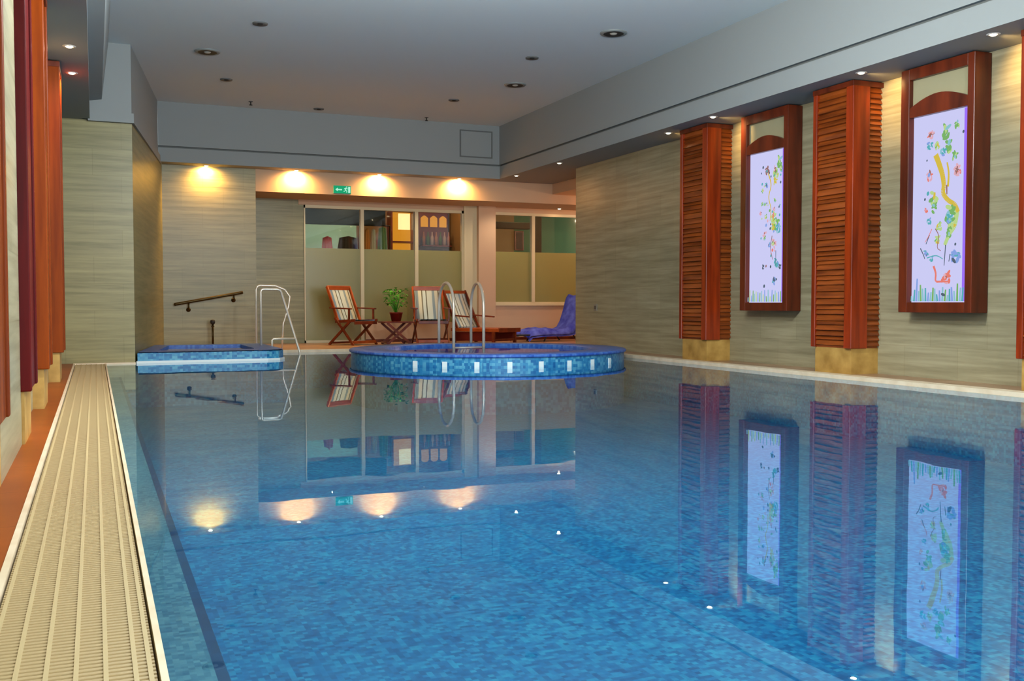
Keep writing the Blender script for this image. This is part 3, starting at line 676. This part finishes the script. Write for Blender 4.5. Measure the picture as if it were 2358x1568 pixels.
# the room seen through the clear upper glass
struct('wall_back_room', MB().box(2.4, 6.6, 19.2, 19.3, 0, 2.9), M['room_wall'], 'brown back wall of the room beyond the tall window', 'wall')
struct('wall_back_room_side', MB().box(6.5, 6.6, 17.15, 19.2, 0, 2.9), M['room_wall'], 'partition beyond the glass between the two windows', 'wall')
struct('wall_back_room_end', MB().box(2.4, 2.5, 17.25, 19.2, 0, 2.9), M['room_wall'], 'end wall of the room beyond the tall window', 'wall')
struct('wall_back_lounge', MB().box(6.6, 8.0, 19.0, 19.1, 0, 2.9), M['room_wall'], 'tan wall beyond the left pane of the right window', 'wall')
struct('wall_back_green', MB().box(8.0, 11.0, 19.0, 19.1, 0, 2.9), M['room_green'], 'dim green wall beyond the right pane of the right window', 'wall')
struct('ceiling_back_room', MB().box(2.4, 11.0, 17.12, 19.3, 2.75, 2.85), M['black_beam'], 'dark ceiling beyond the windows', 'ceiling')
struct('floor_back_room', MB().box(2.4, 11.0, 17.12, 19.3, -.1, 0), M['deck'], 'floor beyond the windows', 'floor')
def at(x, z, y, ref=17.0):          # point behind the glass that shows at (x, z) of the window wall plane, seen from the pool head
    k = y/ref; return x*k, .7+(z-.7)*k
def hung(name, cat, label, x0, x1, z0, z1, y, mat, wav=.03, taper=.8):
    """a hanging garment or cloth with folds, shoulders and thickness"""
    a, zb = at(x0, z0, y); c, zt = at(x1, z1, y); b = MB(); b.smooth = True; nu, nv = 18, 10; vs = []
    for s in (0, 1):
        for j in range(nv+1):
            v = j/nv; ww = (1-(1-taper)*max(0, v-.6)/.4)*(.94+.06*math.cos(3*v))
            for i in range(nu+1):
                u = i/nu; xx = (a+c)/2+(u-.5)*(c-a)*ww; dz = -.06*abs(u-.5)*v
                edge = math.sin(PI*u)**.5 if 0 < u < 1 else 0
                vs.append((xx, y+wav*math.sin(u*19+v)*(1-.5*v)+(s-.5)*.06*edge, zb+(zt-zb)*v+dz))
    N = (nu+1)*(nv+1); fs = []
    for s in (0, 1):
        for j in range(nv):
            for i in range(nu):
                q = [s*N+j*(nu+1)+i, s*N+j*(nu+1)+i+1, s*N+(j+1)*(nu+1)+i+1, s*N+(j+1)*(nu+1)+i]
                fs.append(q if s == 0 else q[::-1])
    for i in range(nu): fs.append((i, N+i, N+i+1, i+1)); e = nv*(nu+1); fs.append((e+i, e+i+1, N+e+i+1, N+e+i))
    b.add(vs, fs); o = b.build(name, mat); tag(o, label, cat); return o
def boxthing(name, cat, label, x0, x1, z0, z1, y, d, mat, bevel=.01):
    a, zb = at(x0, z0, y); c, zt = at(x1, z1, y); o = MB().box(a, c, y, y+d, zb, zt).build(name, mat, bevel=bevel); tag(o, label, cat); return o
boxthing('awning_valance', 'awning', 'dark valance across the top of the left window pane', 3.2, 4.72, 2.06, 2.36, 17.35, .15, M['black_beam'])
boxthing('wall_board', 'board', 'pale greenish board beyond the left window pane', 3.2, 4.2, 1.5, 2.08, 18.6, .05, M['green_wall'])
t = thing('clothes_rail', 'thin dark rail the garments hang from behind the tall window', 'rail', (4.0, 17.66, 0))
for x in (3.42, 4.98): MB().tube([(x, 17.66, 0), (x, 17.66, 2.11)], .012, 8).build('post', M['dark'], t)
MB().tube([(3.42, 17.66, 2.11), (4.98, 17.66, 2.11)], .012, 8).build('bar', M['dark'], t)
hung('hanging_coat', 'coat', 'dark coat shape at the right of the left pane', 3.84, 4.26, 1.2, 1.86, 17.7, M['grey_cloth'])
hung('red_garment', 'garment', 'red garment low behind the left pane', 3.58, 3.80, 1.2, 1.85, 17.6, M['red_cloth'])
hung('orange_towel', 'towel', 'orange towel hanging just right of the first mullion', 4.33, 4.44, 1.45, 2.0, 17.6, M['orange_cloth'])
hung('cream_towel', 'towel', 'pale cream towel hanging beside the orange one', 4.45, 4.55, 1.45, 2.0, 17.62, M['cream_cloth'])
hung('green_garment', 'garment', 'olive green garment in the middle pane', 4.57, 4.76, 1.3, 2.04, 17.6, M['green_cloth'])
t = thing('lit_shelf', 'amber lit shelf unit filling the right of the middle pane', 'shelf', (5.4, 18.5, 0))
a, z0 = at(4.78, 1.2, 18.5); c, z1 = at(5.17, 2.3, 18.5)
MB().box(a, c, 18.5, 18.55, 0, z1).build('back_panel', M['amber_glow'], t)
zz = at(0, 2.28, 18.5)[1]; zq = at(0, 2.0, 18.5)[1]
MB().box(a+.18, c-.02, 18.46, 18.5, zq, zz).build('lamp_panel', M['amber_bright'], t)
for z in (.6, 1.2, 1.85): MB().box(a, c, 18.25, 18.5, z, z+.03).build('shelf_board', M['wood_chair'], t)
MB().box(a-.03, a, 18.25, 18.55, 0, z1).build('upright', M['wood_chair'], t); MB().box(c, c+.03, 18.25, 18.55, 0, z1).build('upright', M['wood_chair'], t)
t = thing('back_bar', 'dark back bar with glowing arches beyond the right pane of the tall window', 'cabinet', (5.9, 18.6, 0))
a, _ = at(5.32, 1, 18.6); c = 6.42
MB().box(a, c, 18.6, 18.8, 0, 2.74).build('body', M['maroon'], t)
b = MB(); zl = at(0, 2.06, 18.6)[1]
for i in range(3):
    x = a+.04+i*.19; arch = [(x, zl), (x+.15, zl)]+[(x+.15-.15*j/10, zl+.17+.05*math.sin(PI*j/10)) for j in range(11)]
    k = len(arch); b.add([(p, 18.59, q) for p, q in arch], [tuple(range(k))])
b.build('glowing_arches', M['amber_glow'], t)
sh = thing('bar_shelf', 'narrow brown bottle shelf in front of the dark back bar', 'shelf', ((a+c)/2, 18.47, 1.80))
MB().box(a, c, 18.36, 18.58, 1.80, 1.825).build('board', M['wood_chair'], sh)
MB().box(a, c, 18.56, 18.59, 1.74, 1.80).build('bracket', M['wood_chair'], sh)
for i in range(7):
    x = a+.06+i*.085
    o = MB().lathe([(0, 0), (.032, 0), (.034, .15), (.014, .2), (.013, .26), (0, .262)], (0, 0, 0), 12).build('bottle', bsdf('bottle_glass', ((150, 90, 60), (70, 90, 50), (160, 130, 120))[i % 3], .15))
    o.location = (x, 18.46, 1.826); tag(o, 'small '+('brown', 'green', 'pinkish')[i % 3]+' bottle on the back bar shelf behind the tall window', 'bottle', 'bottles on the back bar')
t = thing('framed_picture', 'small dark framed picture on the tan wall beyond the right window', 'picture', (7.9, 19.0, 1.9))
x, z = at(7.26, 1.86, 18.97); MB().box(x-.10, x+.10, 18.96, 19.0, z-.2, z+.2).build('frame', M['wood_frame'], t, bevel=.008); MB().box(x-.07, x+.07, 18.955, 18.962, z-.17, z+.17).build('print', M['picture'], t)
boxthing('dark_beam', 'beam', 'dark beam across the top of the right window', 6.7, 7.5, 2.08, 2.2, 17.5, .2, M['black_beam'])
boxthing('curtain_panel', 'curtain', 'black panel at the left of the darkest right pane', 7.52, 7.72, 1.2, 2.36, 17.6, .08, M['black_beam'])

# ------------------------------------------------------------------ furniture
def finish(root, loc, rz, label=None):
    root.location = loc; root.rotation_euler = (0, 0, rz)
    if label: root['label'] = label
    return root
def sheet(b, path, w0, w1, th=.008):
    """cloth sling following (y, z) points, spanning x from w0 to w1"""
    b.smooth = True; k = len(path); vs = []
    for (y, z) in path: vs += [(w0, y, z), (w1, y, z)]
    for (y, z) in path: vs += [(w0, y+th*.4, z-th), (w1, y+th*.4, z-th)]
    fs = [(2*i, 2*i+1, 2*i+3, 2*i+2) for i in range(k-1)]+[(2*k+2*i, 2*k+2*i+2, 2*k+2*i+3, 2*k+2*i+1) for i in range(k-1)]
    fs += [(2*i, 2*i+2, 2*k+2*i+2, 2*k+2*i) for i in range(k-1)]+[(2*i+1, 2*k+2*i+1, 2*k+2*i+3, 2*i+3) for i in range(k-1)]
    b.add(vs, fs); b.smooth = False; return b
def deck_chair():
    """folding wooden armchair, facing -Y, origin on the floor"""
    t = thing('deck_chair', 'x', 'chair')
    w = .25
    sheet(MB(), [(.02, .41), (.12, .62), (.22, .86), (.245, .905)], -w+.03, w-.03).build('back_canvas', M['fabric'], t, world=False)
    sheet(MB(), [(-.36, .41), (-.2, .385), (-.05, .375), (.03, .40)], -w+.03, w-.03, .02).build('seat_canvas', M['fabric'], t, world=False)
    MB().bar((-w-.01, .25, .925), (w+.01, .25, .925), .03, .075).build('top_rail', M['wood_orange'], t, bevel=.008, world=False)
    for s in (-1, 1):
        MB().bar((s*w, -.02, .33), (s*w, .26, .95), .03, .045).build('back_post', M['wood_orange'], t, bevel=.005, world=False)
        MB().bar((s*w, -.38, .40), (s*w, .06, .375), .03, .045).build('seat_rail', M['wood_chair'], t, bevel=.005, world=False)
        MB().bar((s*w*1.06, -.30, .40), (s*w*1.06, .20, .0), .026, .04).build('leg', M['wood_chair'], t, bevel=.004, world=False)
        MB().bar((s*w*1.06, -.36, .0), (s*w*1.06, .06, .44), .026, .04).build('leg', M['wood_chair'], t, bevel=.004, world=False)
        MB().bar((s*w*1.1, -.32, .585), (s*w*1.1, .16, .60), .05, .022).build('armrest', M['wood_chair'], t, bevel=.005, world=False)
        MB().bar((s*w*1.1, -.27, .40), (s*w*1.1, -.27, .58), .024, .03).build('arm_post', M['wood_chair'], t, bevel=.003, world=False)
    MB().bar((-w, -.37, .36), (w, -.37, .36), .022, .05).build('front_rail', M['wood_chair'], t, bevel=.004, world=False)
    MB().bar((-w, -.34, .05), (w, -.34, .05), .03, .045).build('stretcher', M['wood_orange'], t, bevel=.004, world=False)
    MB().bar((-w, .19, .03), (w, .19, .03), .026, .03).build('stretcher', M['wood_chair'], t, bevel=.003, world=False)
    return t
A = finish(deck_chair(), (3.84, 16.05, DK), math.radians(31), 'wooden folding armchair with striped canvas turned sideways at the left')
A['group'] = 'striped folding armchairs'
B = dup(A, (5.18, 15.95, DK), math.radians(-8), 'wooden folding armchair facing the pool right of the potted plant')
# low folding table
t = thing('folding_table', 'low dark wooden folding table between the two armchairs', 'table', (4.60, 15.95, DK))
MB().box(-.25, .25, -.22, .22, .35, .375).build('tabletop', M['wood_chair'], t, bevel=.005, world=False)
for s in (-1, 1):
    MB().bar((-.20, s*.17, .0), (.20, s*.17, .35), .026, .036).build('leg', M['wood_chair'], t, world=False)
    MB().bar((.20, s*.19, .0), (-.20, s*.19, .35), .026, .036).build('leg', M['wood_chair'], t, world=False)
MB().bar((-.20, -.17, .03), (-.20, .17, .03), .022, .03).build('stretcher', M['wood_chair'], t, world=False)
MB().bar((.20, -.19, .03), (.20, .19, .03), .022, .03).build('stretcher', M['wood_chair'], t, world=False)
# potted plant on the table
t = thing('potted_plant', 'leafy green plant in a dark red pot on the low table', 'plant', (4.60, 15.95, DK+.375))
pot = MB().lathe([(0, 0), (.075, 0), (.105, .13), (.112, .13), (.112, .15), (.10, .15), (.097, .13)], n=28).build('pot', M['pot'], t, world=False)
MB().lathe([(0, .132), (.098, .13)], n=20).build('soil', M['soil'], pot, world=False)
rs = random.Random(11); lf = MB(); st = MB()
for i in range(110):
    a = rs.random()*2*PI; rad = .17*rs.random()**.6; h = .24+.30*rs.random(); c = Vector((rad*math.cos(a), rad*math.sin(a), h))
    d = Vector((math.cos(a), math.sin(a), .5-rs.random())).normalized(); s = d.cross(Vector((0,0,1))).normalized(); L = .05+.045*rs.random(); W = L*.36
    up = s.cross(d)
    lf.add([c, c+d*L*.5+s*W+up*.004, c+d*L-up*.012, c+d*L*.5-s*W+up*.004, c+d*L*.5-up*.006], [(0,1,4), (1,2,4), (2,3,4), (3,0,4)])
    if i % 5 == 0: st.tube([(0, 0, .13), (c.x*.4, c.y*.4, h*.6), tuple(c)], .004, 5)
lf.build('foliage', M['leaf'], t, world=False); st.build('stem', M['leaf'], t, world=False)
# steamer lounger facing right
t = thing('wooden_lounger', 'long wooden steamer lounger with striped canvas back, its foot pointing right', 'lounger')
sheet(MB(), [(.0, .27), (.12, .46), (.25, .74), (.285, .84)], -.28, .28, .02).build('back_cushion', M['fabric'], t, world=False)
b = MB()
for i in range(13): b.box(-.27, .27, -.04-.065*i-.05, -.04-.065*i, .235, .255)
b.build('slatted_seat', M['wood_orange'], t, world=False)
for s in (-1, 1):
    MB().bar((s*.29, .12, .225), (s*.29, -.92, .225), .032, .055).build('side_rail', M['wood_orange'], t, bevel=.005, world=False)
    MB().bar((s*.29, -.02, .24), (s*.29, .31, .90), .03, .045).build('back_post', M['wood_chair'], t, bevel=.005, world=False)
    MB().bar((s*.29, -.80, .20), (s*.29, -.80, .0), .035, .05).build('leg', M['wood_chair'], t, world=False)
    MB().bar((s*.29, .05, .20), (s*.29, .05, .0), .035, .05).build('leg', M['wood_chair'], t, world=False)
    MB().bar((s*.29, -.35, .44), (s*.29, .12, .47), .045, .022).build('armrest', M['wood_chair'], t, world=False)
MB().bar((-.29, .295, .87), (.29, .295, .87), .03, .05).build('head_rail', M['wood_orange'], t, world=False)
MB().bar((-.29, -.91, .225), (.29, -.91, .225), .03, .07).build('foot_rail', M['wood_chair'], t, world=False)
MB().bar((-.29, -.80, .06), (.29, -.80, .06), .03, .04).build('stretcher', M['wood_chair'], t, world=False)
MB().box(-.275, -.25, -.78, .05, .04, .19).build('side_panel', M['maroon'], t, world=False); MB().box(.25, .275, -.78, .05, .04, .19).build('side_panel', M['maroon'], t, world=False)
finish(t, (5.95, 16.2, DK), math.radians(30))
# blue draped lounger facing left
t = thing('blue_lounger', 'sun lounger covered in blue towelling in the corner by the right wall', 'lounger')
b = MB(); b.smooth = True; path = [(-.98, .13), (-.92, .19), (-.7, .23), (-.5, .235), (-.3, .21), (-.12, .22), (0, .26), (.08, .38), (.14, .52), (.20, .68), (.24, .80), (.27, .83)]
nu = 14; vs = []
for j, (y, z) in enumerate(path):
    for i in range(nu+1):
        u = i/nu; x = (u-.5)*.6; dr = -.10*max(0, abs(u-.5)*2-.8)/.2
        vs.append((x, y+.012*math.sin(7*u+j), z+dr+.014*math.sin(13*u+j*1.7)))
K = len(path); N = K*(nu+1); vs += [(x, y+.03, z-.035) for x, y, z in vs]
fs = []
for j in range(K-1):
    for i in range(nu):
        q = (j*(nu+1)+i, j*(nu+1)+i+1, (j+1)*(nu+1)+i+1, (j+1)*(nu+1)+i); fs.append(q); fs.append(tuple(N+p for p in q[::-1]))
for j in range(K-1):
    for i in (0, nu): p = j*(nu+1)+i; q = p+nu+1; fs.append((p, q, N+q, N+p))
for i in range(nu): fs.append((i, N+i, N+i+1, i+1)); e = (K-1)*(nu+1); fs.append((e+i, e+i+1, N+e+i+1, N+e+i))
b.add(vs, fs); b.build('towelling_cover', M['blue_cloth'], t, world=False)
for s in (-1, 1):
    MB().tube([(s*.27, -1.18, .12), (s*.27, -.9, .12), (s*.27, .05, .15)], .014).build('side_rail', M['dark'], t, world=False)
    MB().tube([(s*.26, .05, .14), (s*.26, .30, .76)], .014).build('back_post', M['dark'], t, world=False)
    MB().tube([(s*.27, -.55, .13), (s*.27, -.62, 0)], .013).build('leg', M['dark'], t, world=False)
    MB().tube([(s*.27, -.02, .15), (s*.27, .1, 0)], .013).build('leg', M['dark'], t, world=False)
MB().tube([(-.27, -1.18, .12), (.27, -1.18, .12)], .014).build('foot_rail', M['dark'], t, world=False)
finish(t, (7.84, 16.3, DK), math.radians(-80))

# ------------------------------------------------------------------ light
W = bpy.data.worlds.new('World'); S.world = W; W.use_nodes = True
bg = W.node_tree.nodes['Background']; bg.inputs[0].default_value = (.80, .92, 1, 1); bg.inputs[1].default_value = 2.2
# daylight through the glazed end of the hall behind the camera
light('AREA', 'daylight_window', (3.2, Y0+.1, 1.9), (.84, .94, 1), 260, rot=(math.radians(97), 0, 0), sx=6.0, sy=2.6)
# unseen lights added to brighten the lounge corner, window recess and back rooms
light('POINT', 'lounge_fill', (9.2, 15.5, 2.4), (1, .74, .52), 46, .012)
for x in (3.6, 5.2, 6.8): light('SPOT', 'recess_fill', (x, 16.35, 2.44), (1, .84, .64), 17, .01, (0, 0, 0), .8, 160)
light('POINT', 'back_room_fill', (4.1, 17.32, 2.70), (1, .86, .6), 46, .02)
light('POINT', 'bar_fill', (5.9, 17.5, 2.70), (1, .6, .3), 26, .02)
light('POINT', 'side_room_fill', (7.5, 17.4, 2.70), (1, .86, .5), 17, .02)
# fill lights without fixtures, added out of view to brighten the ceiling
for x in (1.2, 3.0): light('POINT', 'hall_fill', (x, 5.9, 2.8), (.93, .98, 1), 235, .1)
light('POINT', 'hall_fill', (3.2, 1.0, 2.4), (.96, .98, 1), 120, .12)

# ------------------------------------------------------------------ camera
cd = bpy.data.cameras.new('Camera'); cam = bpy.data.objects.new('Camera', cd); COL.objects.link(cam)
cd.sensor_width = 36; cd.lens = 2294.97/2358*36; cd.clip_start = .02; cd.clip_end = 100
cam.location = (0, 0, .70); cam.rotation_euler = (math.radians(90-2.126), math.radians(0.056)*0, math.radians(-22.716))
S.camera = cam
S.view_settings.view_transform = 'Standard'; S.view_settings.look = 'None'; S.view_settings.exposure = .25; S.view_settings.gamma = 1
S.view_settings.use_curve_mapping = False
c = S.cycles; c.use_denoising = True; c.max_bounces = 8; c.diffuse_bounces = 4; c.glossy_bounces = 4; c.transmission_bounces = 4; c.transparent_max_bounces = 10
c.sample_clamp_indirect = 6; c.caustics_reflective = False; c.caustics_refractive = False; c.use_light_tree = True
